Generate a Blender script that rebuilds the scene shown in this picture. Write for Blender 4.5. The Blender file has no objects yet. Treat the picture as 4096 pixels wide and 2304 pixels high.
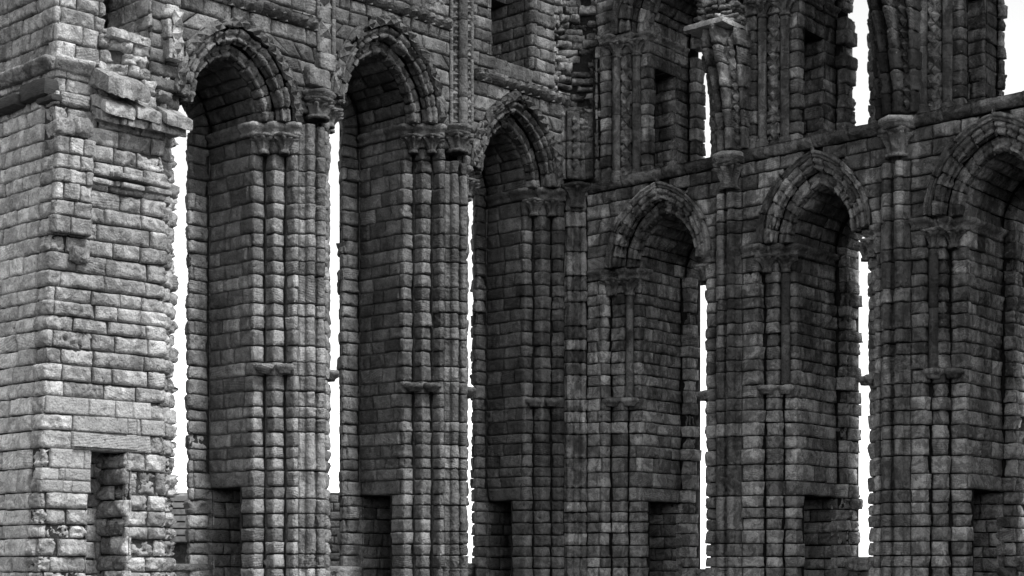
import bpy, math, random
import numpy as np
R0 = random.Random(7)
scene = bpy.context.scene
COL = scene.collection
EYE = 1.6
# ------------------------------------------------------------------ plan of the ruin
C0 = np.array([1.7955, 44.0])                     # inner corner where both walls meet
UL = np.array([-0.66042, -0.75089])               # along the left wall, towards the viewer
UR = np.array([0.75089, -0.66042])                # along the right wall, towards the viewer

def frameL(a, b, z):
    a, b, z = np.broadcast_arrays(np.asarray(a, float), np.asarray(b, float), np.asarray(z, float))
    p = C0 + a[..., None]*UL + b[..., None]*UR
    zz = z + 0.0045*(11.7-a)*np.clip(z-5, 0, 99)
    return np.concatenate([p, (zz+EYE)[..., None]], -1)
def frameR(a, b, z):
    a, b, z = np.broadcast_arrays(np.asarray(a, float), np.asarray(b, float), np.asarray(z, float))
    p = C0 + a[..., None]*UR + b[..., None]*UL
    return np.concatenate([p, (z+EYE)[..., None]], -1)
FR = {'L': frameL, 'R': frameR}
def frameW(x, y, z):
    x, y, z = np.broadcast_arrays(np.asarray(x, float), np.asarray(y, float), np.asarray(z, float))
    return np.stack([x, y, z+EYE], -1)

# ------------------------------------------------------------------ noise
def _hash(ix, iy, iz, seed):
    h = (ix*374761393 + iy*668265263 + iz*2147483647 + seed*1274126177) & 0xFFFFFFFF
    h = ((h ^ (h >> 13))*1274126177) & 0xFFFFFFFF
    h = h ^ (h >> 16)
    return (h & 0xFFFF)/32767.5 - 1.0
def vnoise(P, seed=0):
    F = np.floor(P); I = F.astype(np.int64); f = P-F; f = f*f*(3-2*f)
    out = 0
    for dx in (0, 1):
        wx = f[:, 0] if dx else 1-f[:, 0]
        for dy in (0, 1):
            wy = f[:, 1] if dy else 1-f[:, 1]
            for dz in (0, 1):
                wz = f[:, 2] if dz else 1-f[:, 2]
                out = out + wx*wy*wz*_hash(I[:, 0]+dx, I[:, 1]+dy, I[:, 2]+dz, seed)
    return out
def fbm(P, o=3, seed=0):
    t = 0; a = 1.0
    for k in range(o):
        t = t + a*vnoise(P*(2.03**k), seed+k*17); a *= 0.5
    return t/1.6

# ------------------------------------------------------------------ mesh collector
class Part:
    def __init__(s): s.v = []; s.f = []; s.c = []; s.sm = []; s.n = 0
    def grid(s, V, col, smooth=True):
        r, c = V.shape[:2]
        s.v.append(V.reshape(-1, 3))
        idx = np.arange(r*c).reshape(r, c)+s.n
        s.f.append(np.stack([idx[:-1, :-1], idx[:-1, 1:], idx[1:, 1:], idx[1:, :-1]], -1).reshape(-1, 4))
        s.c.append(np.tile(np.asarray(col, float), (r*c, 1)))
        s.sm.append(np.full((r-1)*(c-1), smooth))
        s.n += r*c
    def join(s, o):
        for v, f, c, m in zip(o.v, o.f, o.c, o.sm):
            s.v.append(v); s.f.append(f+s.n); s.c.append(c); s.sm.append(m)
        s.n += o.n

ROOTLOC = {}
def link(o, parent=None):
    COL.objects.link(o)
    if parent is not None: o.parent = parent
    return o
def thing(name, loc, label, cat, group=None):
    o = bpy.data.objects.new(name, None); COL.objects.link(o); o.location = loc
    o['label'] = label; o['category'] = cat; o['kind'] = 'thing'
    if group: o['group'] = group
    ROOTLOC[o.name] = np.array(loc, float)
    return o
def root_of(o):
    while o.parent: o = o.parent
    return o
def build(name, part, mat, parent=None, smooth=True):
    if part.n == 0: return None
    V = np.concatenate(part.v); F = np.concatenate(part.f); Cc = np.concatenate(part.c)
    if parent is not None: V = V-ROOTLOC[root_of(parent).name]
    me = bpy.data.meshes.new(name)
    me.vertices.add(len(V)); me.vertices.foreach_set('co', V.astype(np.float32).ravel())
    me.loops.add(F.size); me.loops.foreach_set('vertex_index', F.astype(np.int32).ravel())
    me.polygons.add(len(F))
    me.polygons.foreach_set('loop_start', np.arange(0, F.size, 4, dtype=np.int32))
    me.polygons.foreach_set('loop_total', np.full(len(F), 4, dtype=np.int32))
    me.polygons.foreach_set('use_smooth', np.concatenate(part.sm).astype(bool))
    me.update(calc_edges=True); me.validate()
    at = me.attributes.new('st', 'FLOAT_COLOR', 'POINT')
    at.data.foreach_set('color', Cc.astype(np.float32).ravel())
    me.materials.append(mat)
    return link(bpy.data.objects.new(name, me), parent)

# ------------------------------------------------------------------ profile swept by courses of stones
class Profile:
    """pts: (a, b) or (a, b, 'j'); 'j' forces a vertical joint there."""
    def __init__(s, pts, side=1):
        s.p = np.array([[q[0], q[1]] for q in pts], float)
        d = np.diff(s.p, axis=0); L = np.hypot(d[:, 0], d[:, 1])
        s.s = np.concatenate([[0], np.cumsum(L)]); t = d/L[:, None]
        s.sn = side*np.stack([-t[:, 1], t[:, 0]], -1)
        vn = np.zeros_like(s.p); vn[0] = s.sn[0]; vn[-1] = s.sn[-1]
        s.conv = np.zeros(len(s.p), bool)
        for i in range(1, len(s.p)-1):
            n1, n2 = s.sn[i-1], s.sn[i]
            k = max(0.3, 1+n1@n2); vn[i] = (n1+n2)/k
            cr = t[i-1, 0]*t[i, 1]-t[i-1, 1]*t[i, 0]
            s.conv[i] = (cr*side < -0.5)
        s.vn = vn
        s.j = [0.0]+[s.s[i] for i, q in enumerate(pts) if len(q) > 2]+[s.s[-1]]
        s.j = sorted(set(s.j)); s.len = s.s[-1]
    def ev(s, x):
        x = np.clip(x, 0, s.len)
        i = np.clip(np.searchsorted(s.s, x, side='right')-1, 0, len(s.sn)-1)
        t = (x-s.s[i])/(s.s[i+1]-s.s[i])
        p = s.p[i]+(s.p[i+1]-s.p[i])*t[:, None]
        n = s.sn[i].copy()
        for k in (0, 1):
            m = np.abs(x-s.s[i+k]) < 1e-6
            n[m] = s.vn[(i+k)[m]]
        return p, n
    def cdist(s, x):
        cv = s.s[s.conv]
        if len(cv) == 0: return np.full(len(x), 9.0)
        return np.min(np.abs(x[:, None]-cv[None]), axis=1)

def split(rnd, x0, x1, mean, avoid, pf=1.45):
    L = x1-x0
    if L <= mean*pf: return [x0, x1]
    n = max(2, int(round(L/(mean*rnd.uniform(0.8, 1.25)))))
    cuts = [x0+L*(k+rnd.uniform(-.28, .28))/n for k in range(1, n)]
    out = [x0]
    for c in cuts:
        for v in avoid:
            if abs(c-v) < 0.14: c = v+(0.17 if c >= v else -0.17)
        if c-out[-1] > 0.12 and x1-c > 0.12: out.append(c)
    return out+[x1]

def lay(part, mp, prof, stones, rnd, res=.045, prot=.017, R=.016, r=.021, amp=.013, jw=.016, hprof=None,
        wear=.022, rough=1.0, tone=None, skirt=.17, warp=.014, lam=.3, erode=.1, jag=None):
    """stones: list of (s0b, s1b, s0t, s1t, v0, v1)"""
    S = []; V = []; ES = []; EV = []; SK = []; VX = []; ST = []; H0 = []; RF = []; LM = []; shp = []; T = []
    vs = prof.s[1:-1]
    for (a0, a1, b0, b1, v0, v1) in stones:
        jj = jw*rnd.uniform(.6, 1.5)
        v0j, v1j = v0+jw*rnd.uniform(.6, 1.3), v1-jw*rnd.uniform(.6, 1.3)
        slant = (abs(a0-b0)+abs(a1-b1)) > 1e-6
        a0j, a1j, b0j, b1j = a0+jj, a1-jj, b0+jj, b1-jj
        if v1j-v0j < .03 or (a1j-a0j) < .02 and (b1j-b0j) < .02: continue
        if a1j-a0j < .02: a1j = a0j = (a0+a1)/2; a1j += .01
        if b1j-b0j < .02: b1j = b0j = (b0+b1)/2; b1j += .01
        inner = [] if slant else [x for x in vs if a0j+.012 < x < a1j-.012]
        bk = [a0j]+inner+[a1j]; cs = []
        for p, q in zip(bk[:-1], bk[1:]):
            n = max(1, int(round((q-p)/res)))
            if len(bk) == 2: n = max(n, 3)
            cs += [p+(q-p)*k/n for k in range(n)]
        cs.append(a1j); cs = np.array(cs)
        isv = np.zeros(len(cs), bool)
        for x in inner: isv |= np.abs(cs-x) < 1e-7
        nr = max(4, int(round((v1j-v0j)/res)))
        tt = np.linspace(0, 1, nr+1)
        cs2 = np.concatenate([[cs[0]], cs, [cs[-1]]]); tt2 = np.concatenate([[0], tt, [1]])
        isv2 = np.concatenate([[False], isv, [False]])
        f = (cs2-a0j)/(a1j-a0j)
        lo = b0j+(b1j-b0j)*f
        s = cs2[None]*(1-tt2[:, None])+lo[None]*tt2[:, None]
        v = np.broadcast_to((v0j+(v1j-v0j)*tt2)[:, None], s.shape)
        e0 = a0j+(b0j-a0j)*tt2; e1 = a1j+(b1j-a1j)*tt2
        es = np.minimum(s-e0[:, None], e1[:, None]-s)
        evv = np.minimum(v-v0j, v1j-v)
        sk = np.zeros(s.shape, bool); sk[0] = sk[-1] = True; sk[:, 0] = sk[:, -1] = True
        n = s.size
        rs = (tone if tone is not None and rnd.random() > .08 else rnd.random(), rnd.random(), rnd.random(), 1.0)
        rf = rnd.uniform(.5, 1.5)*rough
        h0 = rnd.uniform(-prot, prot)
        if rnd.random() < erode: rf *= 2.6; h0 -= prot*.9
        if jag and jag[0] < (a0+a1)/2 < jag[1]: h0 += rnd.choice((rnd.uniform(-jag[2], jag[2]), rnd.uniform(-.3, .4)*jag[2])); rf *= 1.8
        tl = (rnd.uniform(-.02, .02), rnd.uniform(-.02, .02))
        hh = h0+tl[0]*(2*f[None]-1)+tl[1]*(2*tt2[:, None]-1)
        S.append(s.ravel()); V.append(v.ravel()); ES.append(es.ravel()); EV.append(evv.ravel()); SK.append(sk.ravel())
        VX.append(np.broadcast_to(isv2[None], s.shape).ravel()); ST.append(np.tile(rs, (n, 1)))
        H0.append(np.broadcast_to(hh, s.shape).ravel()); RF.append(np.full(n, rf))
        LM.append(np.full(n, rnd.uniform(.5, 1.2) if rnd.random() < lam else 0.0)); shp.append(s.shape)
        T.append(np.broadcast_to((v-v0)/(v1-v0), s.shape).ravel())
    if not S: return
    S, V, ES, EV, SK, VX, H0, RF, LM, T = [np.concatenate(x) for x in (S, V, ES, EV, SK, VX, H0, RF, LM, T)]
    ST = np.concatenate(ST)
    key = np.stack([S*1.0, V, ST[:, 1]*37], -1)
    w1 = vnoise(key*np.array([5, 5, 1.]), 3); w2 = vnoise(key*np.array([5, 5, 1.]), 9)
    Vw = V+warp*w1*np.exp(-(EV/.09)**2)
    Sw = np.where(VX, S, S+warp*w2*np.exp(-(ES/.06)**2)*(ES < .2))
    p, nn = prof.ev(Sw)
    W = mp(p[:, 0], p[:, 1], Vw)
    qS = np.clip(1-ES/r, 0, 1); qV = np.clip(1-EV/r, 0, 1)
    q = np.clip(np.sqrt(qS*qS+qV*qV), 0, 1)
    h = -R*(1-np.sqrt(1-q*q))+H0
    sd = ST[:, 2:3]*91
    n1 = fbm(W*3.2+sd, 2, 5); n2 = fbm(W*12+sd, 2, 21); n3 = vnoise(W*27+sd, 31)
    h = h+RF*amp*(1.3*n1+1.0*n2+.55*n3)-np.where(n2 > .62, .03, 0)*(RF > 1.1)*(q < .6)
    bed = vnoise(np.stack([S*2.2, (V+.12*(ST[:, 1]-.5)*S)*19, ST[:, 0]*53], -1), 44)+.6*vnoise(np.stack([S*3, V*34, ST[:, 0]*71], -1), 45)
    h = h+LM*.016*bed*(q < 1)
    cd = prof.cdist(Sw)
    h = h-wear*np.exp(-(cd/.05)**2)*(.6+.8*np.abs(n1)*RF)
    if hprof is not None: h = h+hprof(T)
    h = np.where(SK, -skirt+(0 if hprof is None else np.minimum(0, hprof(T))), h)
    W = mp(p[:, 0]+h*nn[:, 0], p[:, 1]+h*nn[:, 1], Vw)
    k = 0
    for sh in shp:
        n = sh[0]*sh[1]
        part.grid(W[k:k+n].reshape(sh[0], sh[1], 3), ST[k]); k += n

def backing(part, mp, prof, s0, s1, vv, h=-.105, col=(.25, .5, .5, 0)):
    cs = [s0]+[x for x in prof.s if s0+1e-4 < x < s1-1e-4]+[s1]
    p, n = prof.ev(np.array(cs))
    vv = np.asarray(vv)
    V = mp((p[:, 0]+h*n[:, 0])[None].repeat(len(vv), 0), (p[:, 1]+h*n[:, 1])[None].repeat(len(vv), 0), vv[:, None].repeat(len(cs), 1))
    part.grid(V, col)

def sweep(part, mp, prof, courses, seed, mean=.62, door=None, whole=(), **kw):
    """lay every course on the profile; door=(sA, sB, vtop, vbot) leaves an opening; whole=[(v, sA, sB)] single long stone"""
    rnd = random.Random(seed)
    cv = list(prof.s[prof.conv]); st = []
    for (v0, v1) in courses:
        rng = [(0, prof.len)]
        for dr in (door or []):
            if v1 <= dr[2]+.02 and v0 >= dr[3]-.02:
                rng = [q for (x, y) in rng for q in ((x, min(y, dr[0])), (max(x, dr[1]), y)) if q[1]-q[0] > .03]
        for (x0, x1) in rng:
            if x1-x0 < .04: continue
            backing(part, mp, prof, x0, x1, np.linspace(v0, v1, 2 if v1-v0 < .6 else 5))
            js = [x0]+[j for j in prof.j if x0+.03 < j < x1-.03]+[x1]
            for (wv, wa, wb) in whole:
                if v0 <= wv < v1: js = [j for j in js if not (wa+.02 < j < wb-.02)]; js = sorted(set(js+[max(wa, x0), min(wb, x1)]))
            for a, b in zip(js[:-1], js[1:]):
                iswh = any(v0 <= wv < v1 and abs(a-wa) < .03 for (wv, wa, wb) in whole)
                cc = [a, b] if iswh else split(rnd, a, b, mean, cv)
                st += [(c, d, c, d, v0, v1) for c, d in zip(cc[:-1], cc[1:])]
    lay(part, mp, prof, st, rnd, **kw)

def courses(z0, z1, rnd, lo=.28, hi=.39, fixed=()):
    marks = [z0]+sorted(f for f in fixed if z0 < f < z1)+[z1]; out = []
    for a, b in zip(marks[:-1], marks[1:]):
        if b-a < .5: out.append((a, b)); continue
        n = max(1, round((b-a)/((lo+hi)/2)))
        w = [rnd.uniform(lo, hi) for _ in range(n)]; t = sum(w); z = a
        for k in w: out.append((z, z+k*(b-a)/t)); z += k*(b-a)/t
    return out
def between(cs, z0, z1):
    return [c for c in cs if c[0] >= z0-1e-3 and c[1] <= z1+1e-3]
def arc(cx, cy, r, a0, a1, n=6):
    return [(cx+r*math.cos(math.radians(a0+(a1-a0)*k/n)), cy+r*math.sin(math.radians(a0+(a1-a0)*k/n))) for k in range(n+1)]

def arch_map(w, um, A1, zs, c, sgn):
    r = A1+c; th0 = math.acos(c/r); vmax = r*th0
    def mp(a, b, v):
        a = np.asarray(a, float); rr = np.maximum(r+a, c+.02)
        th = np.asarray(v)/vmax*np.arccos(np.clip(c/rr, 0, 1))
        return FR[w](um+sgn*(-c+rr*np.cos(th)), b, zs+rr*np.sin(th))
    return mp, vmax
def arch_half(z, A1, zs, c, a):
    r = A1+c+a
    return math.sqrt(max(0, r*r-(z-zs)**2))-c if z > zs else A1+a

# spandrel: courses on the wall face b, holes = function z -> list of (u0,u1) closed to stones
def face_wall(part, w, b, u0, u1, cs, holes, seed, mean=.62, **kw):
    rnd = random.Random(seed)
    pr = Profile([(u0, b), (u1, b)]); st = []
    for (z0, z1) in cs:
        lo = sorted(holes(z0+.001)); hi = sorted(holes(z1-.001))
        if len(lo) != len(hi):
            m = sorted(holes((z0+z1)/2)); lo = hi = m
        eb = [u0]; et = [u0]; segs = []
        for (p, q), (p2, q2) in zip(lo, hi):
            segs.append((eb[-1], p, et[-1], p2)); eb.append(q); et.append(q2)
        segs.append((eb[-1], u1, et[-1], u1))
        for (a0, a1, b0, b1) in segs:
            a0, a1, b0, b1 = [min(max(x, u0), u1) for x in (a0, a1, b0, b1)]
            if a1-a0 < .03 and b1-b0 < .03: continue
            if a1 < a0: a1 = a0+.005
            if b1 < b0: b1 = b0+.005
            V = np.array([[FR[w](a0, b-.105, z0), FR[w](a1, b-.105, z0)], [FR[w](b0, b-.105, z1), FR[w](b1, b-.105, z1)]])
            part.grid(V, (.25, .5, .5, 0))
            L = (a1-a0+b1-b0)/2; n = max(1, int(round(L/(mean*rnd.uniform(.8, 1.25)))))
            cut = [0]+[(k+rnd.uniform(-.28, .28))/n for k in range(1, n)]+[1]
            for f0, f1 in zip(cut[:-1], cut[1:]):
                sl0 = f0 if f0 == 0 else f0; 
                st.append((a0+(a1-a0)*f0-u0, a0+(a1-a0)*f1-u0, b0+(b1-b0)*f0-u0, b0+(b1-b0)*f1-u0, z0, z1))
    lay(part, FR[w], pr, st, rnd, **kw)

# small carved pieces -------------------------------------------------------------
def lathe(part, mp, ca, cb, rings, n=14, lobes=0, lobeamp=0., col=(.5, .5, .5, 1), noise=.008, half=True, sq=0):
    """rings: (z, radius, lobeweight)"""
    th = np.linspace(0, 2*np.pi, n+1)
    Z = np.array([q[0] for q in rings])[:, None]; Rr = np.array([q[1] for q in rings])[:, None]
    lw = np.array([q[2] if len(q) > 2 else 0 for q in rings])[:, None]
    rr = Rr*(1+lw*lobeamp*np.cos(lobes*th)[None])
    if sq:
        sqf = 1/np.maximum(np.abs(np.cos(th)), np.abs(np.sin(th)))
        k = np.clip(np.array([q[3] if len(q) > 3 else 0 for q in rings])[:, None], 0, 1)
        rr = rr*(1+k*(np.minimum(sqf, 1.3)[None]-1))
    A = ca+rr*np.cos(th)[None]; B = cb+rr*np.sin(th)[None]; ZZ = np.broadcast_to(Z, A.shape)
    W = mp(A.ravel(), B.ravel(), ZZ.ravel())
    d = fbm(W*9, 2, 4)*noise; d2 = fbm(W*9+50, 2, 8)*noise
    A = A+d.reshape(A.shape)*np.cos(th)[None]; B = B+d.reshape(A.shape)*np.sin(th)[None]
    W = mp(A, B, ZZ+d2.reshape(A.shape))
    W[:, -1] = W[:, 0]
    part.grid(W, col)
def capital(part, mp, ca, cb, z0, z1, r0, r1, rnd, abacus=True):
    H = z1-z0; t = (rnd.random()*.25+.1, rnd.random(), rnd.random(), 1)
    rings = [(z0-.02, r0*.9), (z0-.02, r0*1.32), (z0+.05, r0*1.32), (z0+.06, r0*1.05)]
    for k in range(1, 9):
        f = k/8; rings.append((z0+.06+(H*.82-.06)*f, r0*1.05+(r1*.95-r0*1.05)*f**2.4+(.03 if k == 7 else 0), .3+1.2*f, f*.5))
    rings += [(z0+H*.83, r1*.86, 0, .6), (z0+H*.86, r1*1.02, 0, .9), (z1, r1*1.08, 0, 1), (z1, .02)]
    lathe(part, mp, ca, cb, rings, 40, 8, .22, t, .022, sq=1)
def ledge(part, mp, ca, cb, z, rnd):
    t = (rnd.random()*.5+.2, rnd.random(), rnd.random(), 1)
    k = rnd.uniform(.85, 1.1)
    lathe(part, mp, ca, cb, [(z-.17, .05), (z-.16, .15*k), (z-.09, .17*k), (z-.06, .25*k), (z+.02, .26*k), (z+.05, .22*k), (z+.06, .02)], 18, 0, 0, t, .03, sq=0)
def shaft(part, mp, ca, cb, z0, z1, r, rnd, seg=1.5, tone=None):
    z = z0
    while z < z1-.05:
        zz = min(z1, z+seg*rnd.uniform(.8, 1.3))
        if z1-zz < .3: zz = z1
        t = (rnd.random()*.6+.1 if tone is None else tone, rnd.random()*.5, rnd.random(), 1)
        n = max(2, int((zz-z)/.15)); rings = [(z+.006, r*.9), (z+.02, r)]
        rings += [(z+(zz-z)*k/n, r*rnd.uniform(.97, 1.02)) for k in range(1, n)]+[(zz-.02, r), (zz-.006, r*.9)]
        lathe(part, mp, ca, cb, rings, 14, 0, 0, t, .008); z = zz
def nail(part, P, A, Bv, N, sa, sb, h, rnd, tone=.7):
    """four-petalled nail-head: centre P, in-plane half vectors A*sa, Bv*sb, normal N"""
    hh = h*rnd.uniform(.65, 1.1)
    if rnd.random() < .12: hh *= .25
    V = np.zeros((9, 3)); k = 0
    for i in (-1, 0, 1):
        for j in (-1, 0, 1):
            q = 1.0 if i == j == 0 else (.35 if i and j else -.55)
            V[k] = P+A*sa*j+Bv*sb*i+N*(hh*q*rnd.uniform(.85, 1.15)); k += 1
    F = np.array([(4, 1, 0, 3), (4, 5, 2, 1), (4, 7, 8, 5), (4, 3, 6, 7)])
    part.v.append(V); part.f.append(F+part.n); part.c.append(np.tile((tone*rnd.uniform(.7, 1.3), .2, rnd.random(), 1.), (9, 1))); part.sm.append(np.full(4, False)); part.n += 9
def nail_column(part, w, u, b, z0, z1, wd, rnd, step=.235, h=.09, mp=None, proud=.02):
    fr = mp or FR[w]; z = z0; 
    while z+step <= z1+.01:
        zc = z+step/2
        P = fr(u, b+proud, zc); A = fr(u+wd/2, b+proud, zc)-fr(u-wd/2, b+proud, zc); Bv = fr(u, b+proud, zc+step/2)-fr(u, b+proud, zc-step/2)
        N = fr(u, b+1, zc)-fr(u, b, zc); N /= np.linalg.norm(N)
        nail(part, P, A/2, Bv/2, N, 1.0, .98, h, rnd); z += step
def block(part, mp, a0, a1, b0, b1, z0, z1, seed, amp=.03, n=(8, 6, 5), tone=None, top=None, rr=.06):
    """one rough block of stone (six faces, rounded edges)"""
    rnd = random.Random(seed)
    t = (rnd.random() if tone is None else tone, rnd.random()*.6, rnd.random(), 1)
    lo = np.array([a0, b0, z0]); hi = np.array([a1, b1, z1]); sd = rnd.random()*99
    for ax in range(3):
        i, j = [(1, 2), (0, 2), (0, 1)][ax]
        for e in (0, 1):
            x = np.linspace(0, 1, n[i]+1); y = np.linspace(0, 1, n[j]+1)
            G = np.zeros((len(y), len(x), 3)); G[..., i] = x[None]; G[..., j] = y[:, None]; G[..., ax] = e
            Pp = lo+(hi-lo)*G; c = (lo+hi)/2; hf = (hi-lo)/2
            q = (Pp-c); inn = np.sign(q)*np.minimum(np.abs(q), np.maximum(hf-rr, hf*.3)); d = q-inn
            L = np.linalg.norm(d, axis=-1, keepdims=True); d = np.where(L > 1e-6, d/np.maximum(L, 1e-6)*np.minimum(L, rr), d)
            q = inn+d
            nz = fbm((Pp.reshape(-1, 3)*6+sd), 3, 2).reshape(G.shape[:2])
            q = q*(1+0*nz[..., None])+amp*nz[..., None]*q/np.maximum(np.linalg.norm(q, axis=-1, keepdims=True), .05)
            q = q+c
            if top is not None: q[..., 2] += top(q[..., 0], q[..., 1])
            part.grid(mp(q[..., 0], q[..., 1], q[..., 2]), t)
def rubble(part, mp, prof, z0, z1, seed, size=.22, amp=.05, tone=None):
    rnd = random.Random(seed); z = z0; st = []
    backing(part, mp, prof, 0, prof.len, np.linspace(z0, z1, 12), -.17)
    while z < z1:
        h = size*rnd.uniform(.45, 1.0); s = -rnd.random()*.2
        while s < prof.len:
            L = size*rnd.uniform(.8, 2.4)
            a, b = max(0, s), min(prof.len, s+L)
            if b-a > .08 and rnd.random() > .1:
                k = rnd.uniform(-.03, .03)
                st.append((a, b, a, b, z+k, min(z+h+k, z1)))
            s += L
        z += h
    lay(part, mp, prof, st, rnd, res=.045, prot=.06, R=.05, r=.07, amp=amp*.8, jw=.012, wear=0, rough=1.3, warp=.04, lam=.45, tone=tone, erode=.1, skirt=.25)
def voussoirs(part, w, um, A1, zs, c, pts, seed, size=.3, **kw):
    for sgn in (1, -1):
        mp, vmax = arch_map(w, um, A1, zs, c, sgn)
        rnd = random.Random(seed+sgn); n = max(3, round(vmax*1.25/size)); w_ = [rnd.uniform(.8, 1.25) for _ in range(n)]; t = sum(w_); v = 0; cs = []
        for k in w_: cs.append((v, v+k*vmax/t)); v += k*vmax/t
        sweep(part, mp, Profile(pts, side=-1), cs, seed+5*sgn, **kw)

# ------------------------------------------------------------------ materials
def nodes(name):
    m = bpy.data.materials.new(name); m.use_nodes = True; nt = m.node_tree; nt.nodes.clear()
    def N(t, **k):
        n = nt.nodes.new(t)
        for a, b in k.items():
            if a == 'inp':
                for x, y in b.items(): n.inputs[x].default_value = y
            else: setattr(n, a, b)
        return n
    return m, nt, N, nt.links.new
def math_(N, L, op, a, b=None, c=None, clamp=False):
    n = N('ShaderNodeMath', operation=op, use_clamp=clamp)
    for i, x in enumerate((a, b, c)):
        if x is None: continue
        if isinstance(x, (int, float)): n.inputs[i].default_value = x
        else: L(x, n.inputs[i])
    return n.outputs[0]
def smap(N, L, x, a, b, c=0., d=1.):
    n = N('ShaderNodeMapRange', interpolation_type='SMOOTHSTEP')
    L(x, n.inputs[0]); n.inputs[1].default_value = a; n.inputs[2].default_value = b; n.inputs[3].default_value = c; n.inputs[4].default_value = d
    return n.outputs[0]
def stone_mat(name, lo, hi, crust=.4, crust_lo=.15, fresh=None, mortar=.1, lichen=.0, patch=.4):
    m, nt, N, L = nodes(name)
    out = N('ShaderNodeOutputMaterial'); bs = N('ShaderNodeBsdfPrincipled'); L(bs.outputs[0], out.inputs[0])
    bs.inputs['Roughness'].default_value = .92; bs.inputs['Specular IOR Level'].default_value = .15
    at = N('ShaderNodeAttribute', attribute_name='st'); sep = N('ShaderNodeSeparateColor'); L(at.outputs['Color'], sep.inputs[0])
    r, g, b, a = sep.outputs[0], sep.outputs[1], sep.outputs[2], at.outputs['Alpha']
    geo = N('ShaderNodeNewGeometry'); pos = geo.outputs['Position']
    off = N('ShaderNodeVectorMath', operation='SCALE'); L(at.outputs['Color'], off.inputs[0]); off.inputs['Scale'].default_value = 31.0
    pv = N('ShaderNodeVectorMath', operation='ADD'); L(pos, pv.inputs[0]); L(off.outputs[0], pv.inputs[1]); P = pv.outputs[0]
    def noise(vec, sc, det=3., rough=.55, dist=0.):
        n = N('ShaderNodeTexNoise'); L(vec, n.inputs['Vector']); n.inputs['Scale'].default_value = sc; n.inputs['Detail'].default_value = det; n.inputs['Roughness'].default_value = rough; n.inputs['Distortion'].default_value = dist
        return n.outputs[0]
    mott = noise(P, 3.0, 4, .65, .4); fine = noise(P, 26., 3, .7); mid = noise(P, 9, 3, .6)
    # bedding bands, tilted differently on every stone
    mapn = N('ShaderNodeMapping'); L(P, mapn.inputs[0]); rot = N('ShaderNodeCombineXYZ')
    L(math_(N, L, 'MULTIPLY_ADD', r, .6, -.3), rot.inputs[0]); L(math_(N, L, 'MULTIPLY_ADD', b, .7, -.35), rot.inputs[1]); L(rot.outputs[0], mapn.inputs['Rotation'])
    wv = N('ShaderNodeTexWave', wave_type='BANDS', bands_direction='Z'); L(mapn.outputs[0], wv.inputs[0])
    wv.inputs['Scale'].default_value = 5.5; wv.inputs['Distortion'].default_value = 5; wv.inputs['Detail'].default_value = 2; wv.inputs['Detail Scale'].default_value = .7
    band = math_(N, L, 'MULTIPLY', smap(N, L, g, .80, .95), math_(N, L, 'SUBTRACT', wv.outputs[1], .5))
    base = math_(N, L, 'MULTIPLY_ADD', math_(N, L, 'POWER', r, 1.3), hi-lo, lo)
    v = math_(N, L, 'MULTIPLY', base, math_(N, L, 'MULTIPLY_ADD', mott, 1.1, .45))
    v = math_(N, L, 'MULTIPLY', v, math_(N, L, 'MULTIPLY_ADD', fine, 1.3, .35))
    v = math_(N, L, 'MULTIPLY', v, math_(N, L, 'MULTIPLY_ADD', band, .22, 1.0))
    pch = noise(P, 2.6, 6, .72, .8); v = math_(N, L, 'MULTIPLY', v, math_(N, L, 'MULTIPLY_ADD', smap(N, L, pch, .44, .56), patch, 1.0-patch*.62))
    pits = smap(N, L, mid, .28, .38, .45, 1.0); v = math_(N, L, 'MULTIPLY', v, pits)
    # soot crust: large patches and vertical runs with their own outlines
    sc = N('ShaderNodeMapping'); L(pos, sc.inputs[0]); sc.inputs['Scale'].default_value = (1, 1, .33)
    cr = noise(sc.outputs[0], .75, 5, .68, .3)
    sc2 = N('ShaderNodeMapping'); L(pos, sc2.inputs[0]); sc2.inputs['Scale'].default_value = (3.0, 3.0, .13)
    st2 = noise(sc2.outputs[0], 1.0, 4, .6, .2); cr = math_(N, L, 'MULTIPLY_ADD', math_(N, L, 'SUBTRACT', st2, .5), .7, cr)
    if fresh is not None:                     # lower courses have shed their crust
        sx = N('ShaderNodeSeparateXYZ'); L(pos, sx.inputs[0])
        hz = smap(N, L, sx.outputs[2], fresh[0], fresh[1], -.24, .06); cr = math_(N, L, 'ADD', cr, hz)
    cr = math_(N, L, 'MULTIPLY_ADD', math_(N, L, 'SUBTRACT', b, .5), .12, cr)
    cf = smap(N, L, cr, .42, .66, 1.0, crust_lo if crust else 1.0)
    cf = math_(N, L, 'MULTIPLY_ADD', math_(N, L, 'SUBTRACT', cf, 1.0), crust, 1.0)
    v = math_(N, L, 'MULTIPLY', v, cf)
    if lichen:
        li = smap(N, L, noise(P, 5, 4, .7), .66, .72, 0, lichen); v = math_(N, L, 'MULTIPLY_ADD', li, .35, v)
    mt = math_(N, L, 'MULTIPLY', math_(N, L, 'MULTIPLY_ADD', fine, 1.2, .4), mortar)
    mx = N('ShaderNodeMix', data_type='FLOAT'); L(a, mx.inputs[0]); L(mt, mx.inputs[2]); L(v, mx.inputs[3])
    cc = N('ShaderNodeCombineColor')
    for k in range(3): L(mx.outputs[0], cc.inputs[k])
    L(cc.outputs[0], bs.inputs['Base Color'])
    hgt = math_(N, L, 'MULTIPLY_ADD', fine, .35, math_(N, L, 'MULTIPLY_ADD', band, .08, math_(N, L, 'MULTIPLY', mid, .9)))
    bp = N('ShaderNodeBump'); bp.inputs['Strength'].default_value = 1.0; bp.inputs['Distance'].default_value = .075
    L(hgt, bp.inputs['Height']); L(bp.outputs[0], bs.inputs['Normal'])
    return m
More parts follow.
